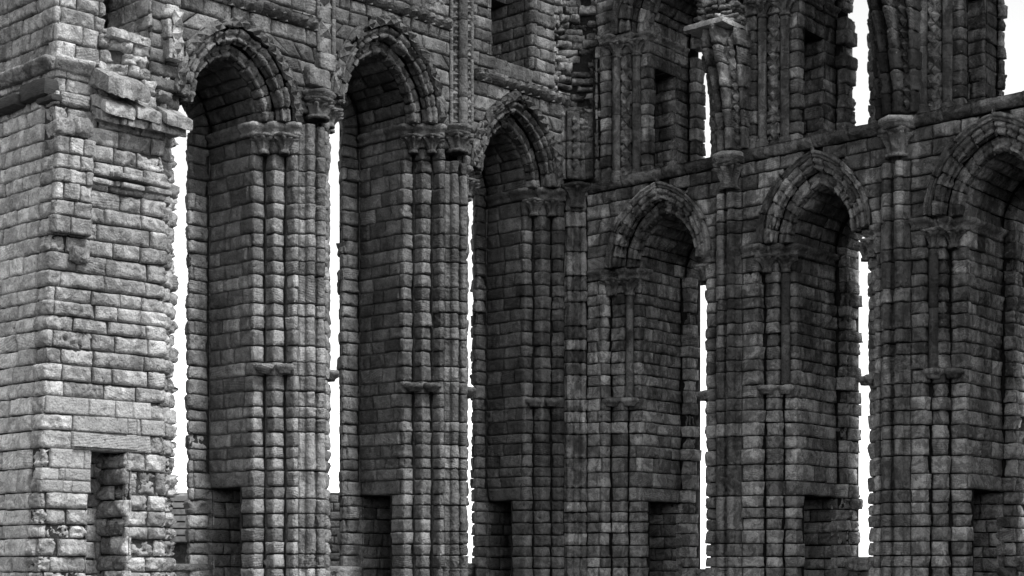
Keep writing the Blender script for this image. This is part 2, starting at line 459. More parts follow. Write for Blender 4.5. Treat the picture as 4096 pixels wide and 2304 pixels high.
PALE = stone_mat('pale_sandstone', .25, .48, .5, .40, (-1, 13), .045, 0, .55)
LGREY = stone_mat('light_grey_sandstone', .15, .36, .6, .36, (2, 11), .05)
GREY = stone_mat('grey_sandstone', .10, .23, .65, .34, (1, 9), .035)
DGREY = stone_mat('grey_sandstone_shaded', .075, .18, .7, .34, (1, 7), .03)
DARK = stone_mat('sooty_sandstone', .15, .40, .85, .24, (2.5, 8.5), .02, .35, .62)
SOOT = stone_mat('soot_darkened_shaft_stone', .10, .28, .85, .3, (1.5, 7), .03, .2, .6)
REPAIR = stone_mat('new_repair_stone', .28, .38, .1, .7, None, .25, 0, .12)
BLACK = stone_mat('black_crust_sandstone', .035, .12, .7, .3, None, .03, .5)
WHITE = stone_mat('white_capping_stone', .28, .46, .35, .5, None, .12)
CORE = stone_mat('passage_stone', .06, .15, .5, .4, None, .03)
def plain_mat(name, v0, v1, scale, rough=.9, stretch=(1, 1, 1)):
    m, nt, N, L = nodes(name); out = N('ShaderNodeOutputMaterial'); bs = N('ShaderNodeBsdfPrincipled'); L(bs.outputs[0], out.inputs[0]); bs.inputs['Roughness'].default_value = rough
    tc = N('ShaderNodeNewGeometry'); mp = N('ShaderNodeMapping'); L(tc.outputs['Position'], mp.inputs[0]); mp.inputs['Scale'].default_value = stretch
    n = N('ShaderNodeTexNoise'); L(mp.outputs[0], n.inputs['Vector']); n.inputs['Scale'].default_value = scale; n.inputs['Detail'].default_value = 5
    v = smap(N, L, n.outputs[0], .3, .7, v0, v1); cc = N('ShaderNodeCombineColor')
    for k in range(3): L(v, cc.inputs[k])
    L(cc.outputs[0], bs.inputs['Base Color']); bp = N('ShaderNodeBump'); bp.inputs['Strength'].default_value = .6; bp.inputs['Distance'].default_value = .03; L(n.outputs[0], bp.inputs['Height']); L(bp.outputs[0], bs.inputs['Normal'])
    return m
WOOD = plain_mat('weathered_timber', .012, .045, 7, .85, (1, 1, 9))
GRASS = plain_mat('rough_grass', .025, .055, 3)
SLAB = plain_mat('roof_slab_stone', .12, .24, 4)

# ------------------------------------------------------------------ the left wall with three tall lancets
rl = random.Random(11)
csL = courses(-1.6, 17.0, rl, fixed=(1.95, 2.33, 4.55, 4.87, 9.7, 10.1, 10.42, 11.0, 11.3))
csR = courses(-1.6, 17.2, rl, fixed=(1.93, 2.31, 4.47, 4.8, 7.72, 8.12, 8.42, 10.58, 10.86, 13.97, 14.35, 14.68, 14.92))
LW = thing('lancet_ruin', (*(C0+UL*7), 0), 'grey ruined wall of three tall round-headed lancets between the pale pier and the inner corner', 'wall')
RW = thing('clerestory_ruin', (*(C0+UR*7), 0), 'dark sooty ruined wall with pointed lancets below an upper row of windows with slender shafts', 'wall')

def jamb_prof(uc, sg, off, bs, brev, fw, bout, start=.40, splay=False):
    a3, a2, a1 = off; b1, b2 = bs
    pts = [(start, 0), (a3, 0), (a3, b1, 'j'), (a2, b1), (a2, b2, 'j'), (a1, b2), (a1, brev, 'j'), (a1+fw, brev), (a1+fw, bout)]+([(a1+fw-.4, bout-.5)] if splay else [])
    p = Profile([(uc+sg*q[0], *q[1:]) for q in pts], side=sg)
    return p
def cluster(uc):
    pts = [(uc-.40, 0), (uc-.33, 0), (uc-.31, .03)]+arc(uc-.16, .10, .118, 205, -25, 9)+[(uc, -.01)]+arc(uc+.16, .10, .118, 205, -25, 9)+[(uc+.31, .03), (uc+.33, 0), (uc+.40, 0)]
    return Profile(pts)
def tunnel(part, w, u0, sg, b_in, b_out, z0, z1, ln, seed):
    u1 = u0-sg*ln
    pr = Profile([(min(u0, u1), b_out), (max(u0, u1), b_out)])
    cs = courses(z0, z1, random.Random(seed))
    sweep(part, FR[w], pr, cs, seed, mean=.6, res=.07)
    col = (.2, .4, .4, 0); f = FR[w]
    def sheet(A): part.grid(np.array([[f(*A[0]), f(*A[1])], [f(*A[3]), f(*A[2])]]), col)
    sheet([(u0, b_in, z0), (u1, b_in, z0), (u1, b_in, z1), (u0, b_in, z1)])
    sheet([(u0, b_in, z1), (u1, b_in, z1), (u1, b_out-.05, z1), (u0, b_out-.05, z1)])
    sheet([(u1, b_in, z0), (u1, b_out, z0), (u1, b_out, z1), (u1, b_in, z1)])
def jamb(parent_part, lint_part, w, pr, cs, ztop, seed, door=None, lz=(1.95, 2.33), res=.05, **kw):
    """one stepped jamb; door = (from arris, to) along the reveal"""
    ds = []; uc0 = pr.p[0, 0]
    if door:
        sA, sB = door
        ds = [(sA, sB, lz[0], -9), (sA-.32, sB+.0, lz[1], lz[0])]
        rnd = random.Random(seed+1)
        lay(lint_part, FR[w], pr, [(sA-.32, sB, sA-.32, sB, lz[0]-.005, lz[1])], rnd, res=.05, prot=.02, R=.03, amp=.02, tone=.35, wear=.02, skirt=.45)
        backing(lint_part, FR[w], pr, sA-.32, sB, [lz[0], lz[1]])
    sweep(parent_part, FR[w], pr, between(cs, -1.6, ztop), seed, door=ds, res=res, **({} if 'R' in kw else dict(R=.027, r=.035) if w == 'L' and uc0 > 9 else {}), jag=(pr.s[6]+.02, 99, .11 if w == 'R' else .05), **kw)
def impost_h(t):
    return np.where(t > .62, .13, np.where(t > .3, .02+.10*((t-.3)/.32)**1.5, .05))
def impost(part, w, pr, z0, z1, s0, s1, seed):
    p2 = pr; rnd = random.Random(seed); cv = list(pr.s[pr.conv])
    cc = split(rnd, s0, s1, 1.1, cv)
    backing(part, FR[w], pr, s0, s1, [z0, z1])
    lay(part, FR[w], pr, [(a, b, a, b, z0, z1) for a, b in zip(cc[:-1], cc[1:])], rnd, res=.05, prot=.02, R=.02, r=.03, amp=.022, jw=.006, hprof=impost_h, wear=.03, lam=0, skirt=.1)
def s_at(pr, pt):
    d = np.hypot(pr.p[:, 0]-pt[0], pr.p[:, 1]-pt[1]); return pr.s[int(np.argmin(d))]

def drums(cs, seed):
    rnd = random.Random(seed); out = []
    for c in cs:
        if out and rnd.random() < .22 and out[-1][1]-out[-1][0] < .8 and c[1]-out[-1][0] < 1.1: out[-1] = (out[-1][0], c[1])
        else: out.append(c)
    return out
def lower_pier(W, w, uc, cs, capz, vis, hid, mat, seed, zbase_cap, ledge_z, shafts=(), hide_caps=True, clus=True):
    P = Part(); Li = Part(); Im = Part(); Cl = Part(); Cp = []; Ld = []
    rnd = random.Random(seed)
    for sg, d in ((1, vis), (-1, hid)):
        if d is None: continue
        pr = jamb_prof(uc, sg, d['off'], d['bs'], d['brev'], d['fw'], d['bout'], splay=(w == 'L'))
        a3, a2, a1 = d['off']; b1, b2 = d['bs']; zi = d['zs']-.30
        sar = s_at(pr, (uc+sg*a1, b2)); srv = s_at(pr, (uc+sg*a1, d['brev']))
        jamb(P, Li, w, pr, cs, zi, seed+sg, door=(sar+d['dj'], srv-.03), res=.05 if sg > 0 else .085, **d.get('kw', {}))
        sweep(P, FR[w], pr, [(zi, d['zs'])], seed+17*sg, door=[(0, srv, 99, -99)], res=.06)
        impost(Im, w, pr, zi, d['zs'], .0, srv, seed+3*sg)
        if sg > 0 or hide_caps:
            for (a, b) in ((a3, b1), (a2, b2)):
                cp = Part(); capital(cp, FR[w], uc+sg*(a+.13), b+.13, zi-.42, zi, .10, .24, rnd); Cp.append(cp)
                ld = Part(); ledge(ld, FR[w], uc+sg*(a+.12), b+.12, ledge_z, rnd); Ld.append(ld)
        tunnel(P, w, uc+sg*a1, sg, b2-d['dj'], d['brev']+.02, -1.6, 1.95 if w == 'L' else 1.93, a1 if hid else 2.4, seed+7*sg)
    o = build('pier', P, mat, W)
    if clus:
        sweep(Cl, FR[w], cluster(uc), drums(between(cs, -1.6, zbase_cap), seed), seed+9, mean=1.0, res=.03, amp=.010, R=.010, r=.018, wear=0, warp=.008, tone=None, prot=.012, erode=.18)
        build('engaged_shafts', Cl, SOOT if w == 'R' else mat, o)
    build('lintel', Li, mat, o); build('impost', Im, mat, o)
    for c in Cp: build('capital', c, mat, o)
    for c in Ld: build('corbel_ledge', c, mat, o)
    for (a, b, z0, z1) in shafts:
        sp = Part(); shaft(sp, FR[w], a, b, z0, z1, .115, rnd, 1.7, tone=.1); build('detached_shaft', sp, SOOT, o)
    return o

offL = (.57, .91, 1.24); bsL = (-.32, -.65)
def dL(zs, off=offL, brev=-2.35, fw=.56, dj=.5): return dict(off=off, bs=bsL, brev=brev, fw=fw, bout=brev-.1, zs=zs, dj=dj)
p1 = lower_pier(LW, 'L', 9.85, csL, 0, dL(10.42), dL(11.3, off=(.57, .87, 1.17)), LGREY, 101, 10.55, 4.75)
p2 = lower_pier(LW, 'L', 4.93, csL, 0, dL(11.3), dL(10.42, off=(.50, .85, 1.17)), GREY, 202, 10.65, 4.75)

# the inner corner pier, half in each wall
def corner_pier():
    P = Part(); Li = Part(); Im = Part(); Cl = Part()
    rnd = random.Random(5)
    prL = jamb_prof(0, 1, (.71, 1.10, 1.45), (-.30, -.63), -2.1, .41, -2.17, start=.45, splay=True)
    prR = jamb_prof(0, 1, (1.04, 1.46, 1.86), (-.31, -.58), -2.56, .28, -3.02, start=.40)
    jamb(P, Li, 'L', prL, csL, 10.12, 301, door=(s_at(prL, (1.45, -.63))+.5, s_at(prL, (1.45, -2.1))-.03))
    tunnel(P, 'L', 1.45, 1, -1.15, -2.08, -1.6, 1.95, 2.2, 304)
    for A, B in (((-.16, .9), (-.16, -.16)), ((-.16, -.16), (.62, -.16))):
        P.grid(np.array([[frameL(*A, -1.6), frameL(*B, -1.6)], [frameL(*A, 17), frameL(*B, 17)]]), (.2, .3, .5, 0))
    sweep(P, frameL, prL, [(10.12, 10.42)], 318, door=[(0, s_at(prL, (1.45, -2.1)), 99, -99)], res=.06)
    o = build('pier', P, DGREY, LW); build('lintel', Li, DGREY, o)
    impost(Im, 'L', prL, 10.12, 10.42, 0, s_at(prL, (1.45, -2.1)), 305); build('impost', Im, DGREY, o)
    for (a, b) in ((.71, -.30), (1.10, -.63)):
        cp = Part(); capital(cp, frameL, a+.13, b+.13, 9.7, 10.12, .10, .24, rnd); build('capital', cp, GREY, o)
        ld = Part(); ledge(ld, frameL, a+.12, b+.12, 4.75, rnd); build('corbel_ledge', ld, GREY, o)
    P = Part(); Li = Part(); Im = Part()
    jamb(P, Li, 'R', prR, csR, 8.12, 311, door=(s_at(prR, (1.86, -.58))+.43, s_at(prR, (1.86, -2.56))-.03), lz=(1.93, 2.31))
    tunnel(P, 'R', 1.86, 1, -1.02, -2.54, -1.6, 1.93, 2.4, 314)
    sweep(P, frameR, prR, [(8.12, 8.42)], 319, door=[(0, s_at(prR, (1.86, -2.56))*.6, 99, -99)], res=.06)
    q = build('pier', P, DARK, RW); build('lintel', Li, DARK, q)
    impost(Im, 'R', prR, 8.12, 8.42, 0.05, s_at(prR, (1.86, -2.56))*.62, 315); build('impost', Im, DARK, q)
    for (a, b) in ((1.04, -.31), (1.46, -.58)):
        cp = Part(); capital(cp, frameR, a+.13, b+.13, 7.68, 8.12, .11, .25, rnd); build('capital', cp, DARK, q)
        ld = Part(); ledge(ld, frameR, a+.12, b+.12, 4.75, rnd); build('corbel_ledge', ld, DARK, q)
    sp = Part(); shaft(sp, frameR, 1.46+.13, -.58+.13, 4.82, 7.66, .115, rnd, 2, tone=.1); build('detached_shaft', sp, DARK, q)
    # three shafts across the corner, coursed with the wall
    pts = [(0, .40), (.02, .36)]
    for k in range(3):
        cx, cy = .075+.14*k, .355-.14*k
        pts += arc(cx, cy, .095, 170-45+0, -80, 6) if False else [(cx+.095*math.cos(math.radians(t)), cy+.095*math.sin(math.radians(t))) for t in (125, 95, 65, 45, 25, -5, -35)]
    pts += [(.40, .02), (.45, 0)]
    cp = Profile(pts, side=1)
    sweep(Cl, frameL, Profile([(a, b) for a, b in pts], side=1), drums(between(csR, -1.6, 10.0+.6), 4), 320, mean=2, res=.035, amp=.012, R=.02, r=.05, wear=0, warp=.006, prot=.01)
    e = build('engaged_shafts', Cl, DARK, q)
    cpt = Part(); capital(cpt, frameL, .18, .18, 9.95, 10.56, .2, .42, rnd); build('capital', cpt, DARK, e)
corner_pier()

# arches ---------------------------------------------------------------------------
def lancet_arch(W, w, um, A1, zs, c, brev, fw, bout, mat, seed, hood_nails=True, sc=1.0, b0=0.0, bstep=-.33, soffit_mat=None):
    Od = Part(); voussoirs(Od, w, um, A1, zs, c, [(.58*sc, b0-.08), (.56*sc, b0+.0), (.50*sc, b0+.03), (.45*sc, b0-.01), (.43*sc, b0-.08), (.39*sc, b0-.07), (.36*sc, b0-.02), (.31*sc, b0-.04), (.30*sc, b0-.1), (.32*sc, b0-.16), (.30*sc, b0-.2), (.30*sc, b0+bstep)], seed, .30, mean=3, res=.034, R=(.026 if hood_nails else .013), r=(.04 if hood_nails else .02), amp=.013, prot=(.022 if hood_nails else .012), wear=.0, jw=.008, lam=.15, erode=.2)
    o = build('arch_order', Od, mat, W)
    In = Part(); voussoirs(In, w, um, A1, zs, c, [(.30*sc, b0+bstep), (.2*sc, b0+bstep), (.16*sc, b0+bstep-.06), (.12*sc, b0+bstep-.05), (.10*sc, b0+bstep+.01), (.03*sc, b0+bstep+.02), (0, b0+bstep-.05), (.015, b0+bstep-.12), (0, b0+bstep-.16), (0, b0+bstep-.30)], seed+11, .30, mean=3, res=.034, R=(.024 if hood_nails else .012), r=(.035 if hood_nails else .02), amp=.012, prot=(.02 if hood_nails else .012), wear=.0, jw=.008, erode=.2)
    build('inner_order', In, mat, o)
    Sf = Part(); voussoirs(Sf, w, um, A1, zs, c, [(0, b0+bstep-.30), (0, brev, 'j'), (-fw, brev), (-fw, bout)]+([(-fw+.4, bout-.5)] if w == 'L' else []), seed+21, .36, mean=.75, res=.09)
    Hd = Part()
    if not hood_nails:
        voussoirs(Hd, w, um, A1, zs, c, [(.74*sc, b0-.05), (.74*sc, b0+.06), (.71*sc, b0+.12), (.67*sc, b0+.12), (.65*sc, b0+.06), (.63*sc, b0+.04), (.60*sc, b0+.07), (.58*sc, b0+.03), (.57*sc, b0-.07)], seed+31, .95, mean=3, res=.035, R=.015, r=.03, amp=.016, prot=.012, wear=0, jw=.007, erode=.2)
    else: voussoirs(Hd, w, um, A1, zs, c, [(.80*sc, b0-.05), (.80*sc, b0+.07), (.74*sc, b0+.12), (.62*sc, b0+.10), (.58*sc, b0+.03), (.58*sc, b0-.06)], seed+31, .62, mean=3, res=.05, R=.03, r=.05, amp=.03, prot=.02, wear=.02, jw=.01, erode=.2)
    if hood_nails:
        rnd = random.Random(seed+41)
        for sgn in (1, -1):
            mp, vmax = arch_map(w, um, A1, zs, c, sgn); r = A1+c; n = int(vmax*(r+.68)/r/.25)
            for k in range(n):
                v = (k+.5)*vmax/n; dv = vmax/n/2; a = .68*sc; b = b0+.12
                Pc = mp(a, b, v); A = (mp(a+.11, b, v)-mp(a-.11, b, v))/2; B = (mp(a, b, v+dv)-mp(a, b, v-dv))/2; Nn = mp(a, b+1, v)-Pc
                if rnd.random() > .12: nail(Hd, Pc, A, B, Nn, 1, 1.0, .09, rnd, tone=.32)
    for sgn in (1, -1):
        mp, vmax = arch_map(w, um, A1, zs, c, sgn); vv = np.linspace(-.02, vmax*1.03, 16)
        aa = np.array([.06, .3, .6, .9, 1.15]); In_b = b0+bstep-.16
        for bb, lo in ((In_b, .05), (b0-.17, .36)):
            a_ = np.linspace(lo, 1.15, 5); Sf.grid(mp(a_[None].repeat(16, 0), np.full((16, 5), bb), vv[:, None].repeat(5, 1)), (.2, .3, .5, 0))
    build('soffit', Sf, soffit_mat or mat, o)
    build('hood_mould', Hd, mat, o)
    return o
lancet_arch(LW, 'L', 12.03, 1.0, 10.42, .26, -2.35, .5, -2.45, GREY, 400, soffit_mat=DGREY)  # soffits here and on the next arch coloured darker in place of shade
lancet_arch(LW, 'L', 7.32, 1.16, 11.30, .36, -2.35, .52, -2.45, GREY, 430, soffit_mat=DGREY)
lancet_arch(LW, 'L', 2.5, 1.05, 10.42, .45, -2.1, .47, -2.18, DGREY, 460)

BL = [(2.5, 1.05, 10.42, .45, .45, 4.53), (7.32, 1.16, 11.30, .36, 5.33, 9.45), (12.03, 1.0, 10.42, .26, 10.25, 14.45)]
def holesL(z):
    H = []
    for um, A1, zs, c, e0, e1 in BL:
        if z < zs: H.append((e0, e1))
        elif z < zs+math.sqrt((A1+c+.70)**2-c*c)-.03: h = arch_half(z, A1, zs, c, .70); H.append((um-h, um+h))
    for uc in (9.85, 4.93):
        if z < 10.6: H.append((uc-.4, uc+.4))
    if z > 13.3: H.append((1.9, 3.52))
    return H
Sp = Part()
face_wall(Sp, 'L', 0, .45, 14.4, between(csL, 10.1, 13.2), holesL, 500, prot=.015, R=.03, amp=.012)
face_wall(Sp, 'L', 0, .85, 14.4, [c for c in csL if c[0] > between(csL, 10.1, 13.2)[-1][0]+.01], holesL, 501, prot=.015, R=.03, amp=.012)
spL = build('wall_face', Sp, GREY, LW)
# string courses with nail-heads
def string_nails(W, w, u0, u1, z, mat, seed, nails=True, b=0.0, h=.26, parent=None, hp=None, tone=None):
    P = Part(); rnd = random.Random(seed); pr = Profile([(u0, b), (u1, b)])
    cc = split(rnd, 0, pr.len, 1.0, [])
    backing(P, FR[w], pr, 0, pr.len, [z-h, z])
    lay(P, FR[w], pr, [(p, q, p, q, z-h, z) for p, q in zip(cc[:-1], cc[1:])], rnd, res=.06, prot=.012, R=.02, r=.03, amp=.022, jw=.007, tone=tone, hprof=hp or (lambda t: .04+.12*np.clip(t*1.6, 0, 1)), wear=0, lam=0, skirt=.1)
    # closed top
    top = np.array([[FR[w](p, b+.14, z-.012) for p in np.linspace(u0, u1, 60)], [FR[w](p, b-.3, z+.02) for p in np.linspace(u0, u1, 60)]])
    P.grid(top, (.4, .2, .5, 1))
    if nails:
        n = int((u1-u0)/.31)
        for k in range(n):
            u = u0+(k+.5)*(u1-u0)/n
            if rnd.random() < .12: continue
            Pc = FR[w](u, b+.10, z-h*.52); A = (FR[w](u+.145, b+.1, z-h*.52)-FR[w](u-.145, b+.1, z-h*.52))/2; B = (FR[w](u, b+.17, z-.02)-FR[w](u, b+.05, z-h))/2
            N_ = FR[w](u, b+1.1, z-h*.7)-Pc; N_ /= np.linalg.norm(N_); nail(P, Pc, A, B, N_, 1.05, 1.1, .15, rnd)
    return build('string_course', P, mat, W)
string_nails(LW, 'L', .35, 4.22, 12.95, GREY, 601)
string_nails(LW, 'L', 5.15, 9.2, 13.98, GREY, 602)
string_nails(LW, 'L', 9.72, 13.2, 12.95, GREY, 603)
# wall shafts with nail-head strips above the two piers
def wall_shafts(uc, z0, z1, seed, full=True):
    rnd = random.Random(seed); P = Part()
    for (du, r, b) in ((.20, .05, .03), (-.16, .13, .10), (-.58, .05, .03)) if full else ((.24, .045, .03), (-.22, .055, .06)):
        s = Part(); shaft(s, frameL, uc+du, b, z0, z1, r, rnd, .9, tone=.5)
        P.join(s)
    o = build('wall_shafts', P, GREY, spL)
    Nn = Part()
    for du in ((.06, -.42) if full else (.02,)): nail_column(Nn, 'L', uc+du, .02, z0+.02, z1, .22 if full else .36, rnd, step=.24 if full else .36, h=.11)
    build('nail_head_strip', Nn, GREY, spL)
wall_shafts(4.93, 11.28, 16.9, 611)
wall_shafts(9.46, 12.2, 16.9, 612, False)
rc = random.Random(3)
for (u, z0, z1, r1) in ((4.95, 10.66, 11.08, .31), (9.75, 10.6, 11.0, .27)):
    c = Part(); capital(c, frameL, u, .06, z0, z1, .22, r1, rc); oc = build('capital', c, GREY, spL)
    a = Part(); lathe(a, frameL, u, .04, [(z1-.02, .2), (z1-.01, .37), (z1+.05, .41), (z1+.09, .36), (z1+.13, .44), (z1+.19, .47), (z1+.22, .43), (z1+.23, .02)], 10, 0, 0, (.5, .2, .5, 1), .04); build('abacus', a, GREY, oc)
b = Part(); block(b, frameL, 9.45, 10.1, -.1, .2, 11.35, 11.78, 71, .03, tone=.7); block(b, frameL, 9.25, 9.75, -.1, .17, 11.8, 12.18, 72, .04, tone=.8); build('broken_shaft_block', b, GREY, spL)
# carved relief over the middle lancet
rl_ = Part(); rnd = random.Random(44); pr = Profile([(5.3, .06), (6.2, .06)])
lay(rl_, frameL, pr, [(0, .9, 0, .9, 14.02, 14.75)], rnd, res=.03, R=.03, amp=.09, tone=.75, rough=1.2, lam=0); build('carved_relief', rl_, GREY, spL)
# upper opening in the left wall: reveals and back of the passage
P = Part(); zz = [c for c in csL if c[0] > 13.2]
sweep(P, frameL, Profile([(1.68, .0)]+arc(1.78, .02, .08, 180, 0)+[(1.88, 0), (1.9, -.02), (1.9, -1.7), (1.9, -4.4)]), zz, 620)
sweep(P, frameL, Profile([(3.52, 0), (3.52, -1.6), (3.52, -4.4)], side=-1), zz, 621, res=.09)
uw = build('window_reveal', P, GREY, LW)
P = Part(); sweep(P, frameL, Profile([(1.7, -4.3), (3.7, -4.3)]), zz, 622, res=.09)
P.grid(np.array([[frameL(1.7, -.9, 15.3), frameL(3.7, -.9, 15.3)], [frameL(1.7, -4.5, 15.3), frameL(3.7, -4.5, 15.3)]]), (.2, .3, .5, 0)); build('passage_back', P, CORE, uw)  # dark stone and extra depth stand in for shade inside the opening
P = Part(); block(P, frameL, 1.85, 3.55, -4.4, .0, 13.0, 13.3, 77, .03, (14, 14, 3), .4); block(P, frameL, 1.7, 3.7, -3.1, .0, 17.0, 17.3, 78, .03, (14, 14, 3), .4); build('sill', P, GREY, uw)
# rubble core where the vault was torn off the corner
P = Part(); rubble(P, frameL, Profile([(.92, -.02), (.8, -.10), (.5, .02), (.22, .22), (.05, .5), (-.05, .78)], side=-1), 12.45, 17., 631, .24, .07)
rubble(P, frameL, Profile([(.72, -.06), (.5, .05), (.25, .2), (.1, .45), (-.04, .7)], side=-1), 11.7, 12.6, 632, .2, .06)
build('torn_rubble', P, DARK, LW)
P = Part(); pts = [(.62, -.1), (.55, .08, 'j'), (.52, .2), (.42, .26), (.36, .22), (.30, .34), (.20, .36), (.16, .28), (.12, .44, 'j'), (.02, .50), (-.02, .62), (-.08, .78)]
sweep(P, frameL, Profile(pts, side=-1), [(10.7, 11.25), (11.25, 11.7), (11.7, 12.55)], 640, mean=3, res=.04, R=.03, amp=.02)
nail_column(P, 'L', .36, .27, 10.95, 12.5, .2, random.Random(2), .24, .1)
build('springer_stump', P, DARK, LW)

# ------------------------------------------------------------------ the right wall
bsR = (-.35, -.65)
def dR(zs, off, brev=-2.75, fw=.27, dj=.4, kw=None): return dict(off=off, bs=bsR, brev=brev, fw=fw, bout=brev-.75, zs=zs, dj=dj, kw=dict(kw or {}))
rough_kw = dict(prot=.03, amp=.018, R=.02, r=.026)
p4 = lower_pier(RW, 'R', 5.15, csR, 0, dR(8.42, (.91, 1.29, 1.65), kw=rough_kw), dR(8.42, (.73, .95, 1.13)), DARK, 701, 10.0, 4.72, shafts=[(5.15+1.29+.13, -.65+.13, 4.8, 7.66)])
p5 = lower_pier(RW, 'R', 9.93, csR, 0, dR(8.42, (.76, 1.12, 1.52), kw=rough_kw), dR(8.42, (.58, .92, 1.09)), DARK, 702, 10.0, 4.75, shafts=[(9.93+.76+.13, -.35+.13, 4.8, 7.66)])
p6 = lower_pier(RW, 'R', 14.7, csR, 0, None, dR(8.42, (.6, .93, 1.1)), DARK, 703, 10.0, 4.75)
BR = [(2.86, 1.0, 8.42, .45, .40, 4.75), (7.66, .9, 8.42, .56, 5.55, 9.53), (12.42, 1.0, 8.42, .45, 10.33, 14.3)]
for k, (um, A1, zs, c, e0, e1) in enumerate(BR):
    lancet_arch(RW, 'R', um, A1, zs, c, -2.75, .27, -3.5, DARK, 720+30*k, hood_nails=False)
def holesR(z):
    H = []
    for um, A1, zs, c, e0, e1 in BR:
        if z < zs: H.append((e0, e1))
        elif z < zs+math.sqrt((A1+c+.70)**2-c*c)-.03: h = arch_half(z, A1, zs, c, .70); H.append((um-h, um+h))
    for uc in (5.15, 9.93):
        if z < 10.0: H.append((uc-.4, uc+.4))
    return H
Sp = Part(); face_wall(Sp, 'R', 0, .40, 14.7, between(csR, 8.12, 10.6), holesR, 800, prot=.012, R=.03, amp=.012); spR = build('wall_face', Sp, DARK, RW)
def cornice(t): return np.where(t > .78, .15, np.where(t > .5, .15-.09*np.sin((t-.5)/.28*np.pi), np.where(t > .28, .11, .02+.1*t)))
for (u0, u1) in ((.42, 5.2), (5.21, 10.0), (10.01, 14.8)):
    string_nails(RW, 'R', u0, u1, 10.88, DARK, 810+int(u0), nails=False, h=.27, hp=cornice, tone=.25)
P = Part(); P.grid(np.array([[frameR(u, b, 10.80) for u in np.linspace(-2, 15.4, 12)] for b in (-2.9, -1.4, .02)]), (.3, .3, .5, 0)); build('passage_floor', P, DARK, spR)
# capitals and pale abaci under the vault springers
rnd = random.Random(8)
for u in (5.22, 10.0):
    c = Part(); capital(c, frameR, u, .04, 9.95, 10.60, .21, .33, rnd); oc = build('capital', c, DARK, spR)
    a = Part(); lathe(a, frameR, u+.02, .05, [(10.56, .2), (10.57, .42), (10.61, .46), (10.65, .42), (10.69, .48), (10.73, .48), (10.74, .02)], 8, 0, 0, (.3, .2, .5, 1), .02); build('abacus', a, DARK, oc)
    a = Part(); lathe(a, frameR, u+.02, .05, [(10.735, .2), (10.74, .46), (10.81, .47), (10.86, .43), (10.88, .3), (10.88, .02)], 8, 0, 0, (.5, .2, .5, 1), .03); build('capping', a, WHITE, oc)
# clerestory jambs
def clere(e, st, seed, fw=.28, bo=-3.05, sg=1, mat=DARK, detail=True):
    P = Part(); Li = Part(); rnd = random.Random(seed)
    q = lambda d, b, *r: (e-sg*d, b, *r)
    if detail: roll = [(e-1.42+.075*math.cos(math.radians(t)), .075*math.sin(math.radians(t))) for t in (180, 140, 100, 80, 40, 0)]
    else: roll = []
    pts = [(st, 0)]+([q(1.52, 0, 'j')] if detail else [])+roll+[q(1.33, 0, 'j'), q(.97, -.0), q(.97, -.27, 'j'), q(.44, -.27), q(.44, -.5, 'j'), q(0, -.5), q(0, -2.45, 'j'), q(-fw, -2.45), q(-fw, bo)]
    if sg < 0 or not detail: pts = [p for p in pts if True]
    pr = Profile(pts, side=sg)
    cs = between(csR, 10.86, 14.70)
    sA = s_at(pr, (e, -.5)); ds = [(sA+.32, sA+1.28, 13.98, 0), (sA+.02, sA+1.6, 14.36, 13.96)]
    sweep(P, frameR, pr, cs, seed, door=ds, res=.045, prot=.02, amp=.011, jag=(s_at(pr, (e, -2.45))+.01, 99, .03 if e < 3 else .10))
    lay(Li, frameR, pr, [(sA+.02, sA+1.6, sA+.02, sA+1.6, 13.965, 14.355)], rnd, res=.06, R=.03, tone=.3, skirt=.5)
    backing(Li, frameR, pr, sA+.02, sA+1.6, [13.97, 14.35])
    tunnel(P, 'R', e, sg, -.82, -1.76, 10.86, 13.97, 1.7, seed+2)
    o = build('clerestory_jamb', P, mat, RW); build('lintel', Li, mat, o)
    Im = Part(); impost(Im, 'R', pr, 14.68, 14.92, max(0, s_at(pr, q(1.33, 0))), s_at(pr, (e, -2.45)), seed+4); build('impost', Im, mat, o)
    for (d, b) in ((.97-.12, -.27+.12), (.44-.12, -.5+.12)):
        c = Part(); capital(c, frameR, e-sg*d, b, 14.28, 14.68, .11, .24, rnd); build('capital', c, mat, o)
        s = Part(); shaft(s, frameR, e-sg*d, b, 11.12, 14.27, .118, rnd, 1.6, tone=.35)
        build('shaft', s, mat, o)
        bb = Part(); lathe(bb, frameR, e-sg*d, b, [(10.88, .2), (10.95, .2), (10.98, .17), (11.02, .19), (11.06, .15), (11.1, .16), (11.13, .12)], 16, 0, 0, (.4, .2, .5, 1), .012); build('shaft_base', bb, mat, o)
    nn = Part(); nail_column(nn, 'R', e-sg*.585, -.25, 11.1, 14.25, .27, rnd, .33, .19); build('nail_head_strip', nn, mat, o)
    return o
for k, (e, st, fw, bo) in enumerate(((2.2, .72, .25, -2.95), (6.95, 5.15, .28, -3.0), (11.42, 9.93, .12, -2.72))): clere(e, st, 900+10*k, fw, bo)
def clere_back(e, st, seed, d1, d2):
    P = Part(); pr = Profile([(st, 0), (e+d1, 0), (e+d1, -.27, 'j'), (e+d2, -.27), (e+d2, -.5, 'j'), (e, -.5), (e, -2.45, 'j'), (e-.28, -2.45), (e-.28, -3.05)], side=-1)
    sweep(P, frameR, pr, between(csR, 10.86, 14.92), seed, res=.07, prot=.02); return build('clerestory_jamb', P, DARK, RW)
for k, (e, st, d1, d2) in enumerate(((4.22, 5.15, .35, .2), (8.9, 9.93, .45, .2), (13.65, 14.7, .45, .2))): clere_back(e, st, 940+10*k, d1, d2)
BU = [(3.1, .9), (7.92, .97), (12.55, 1.1)]
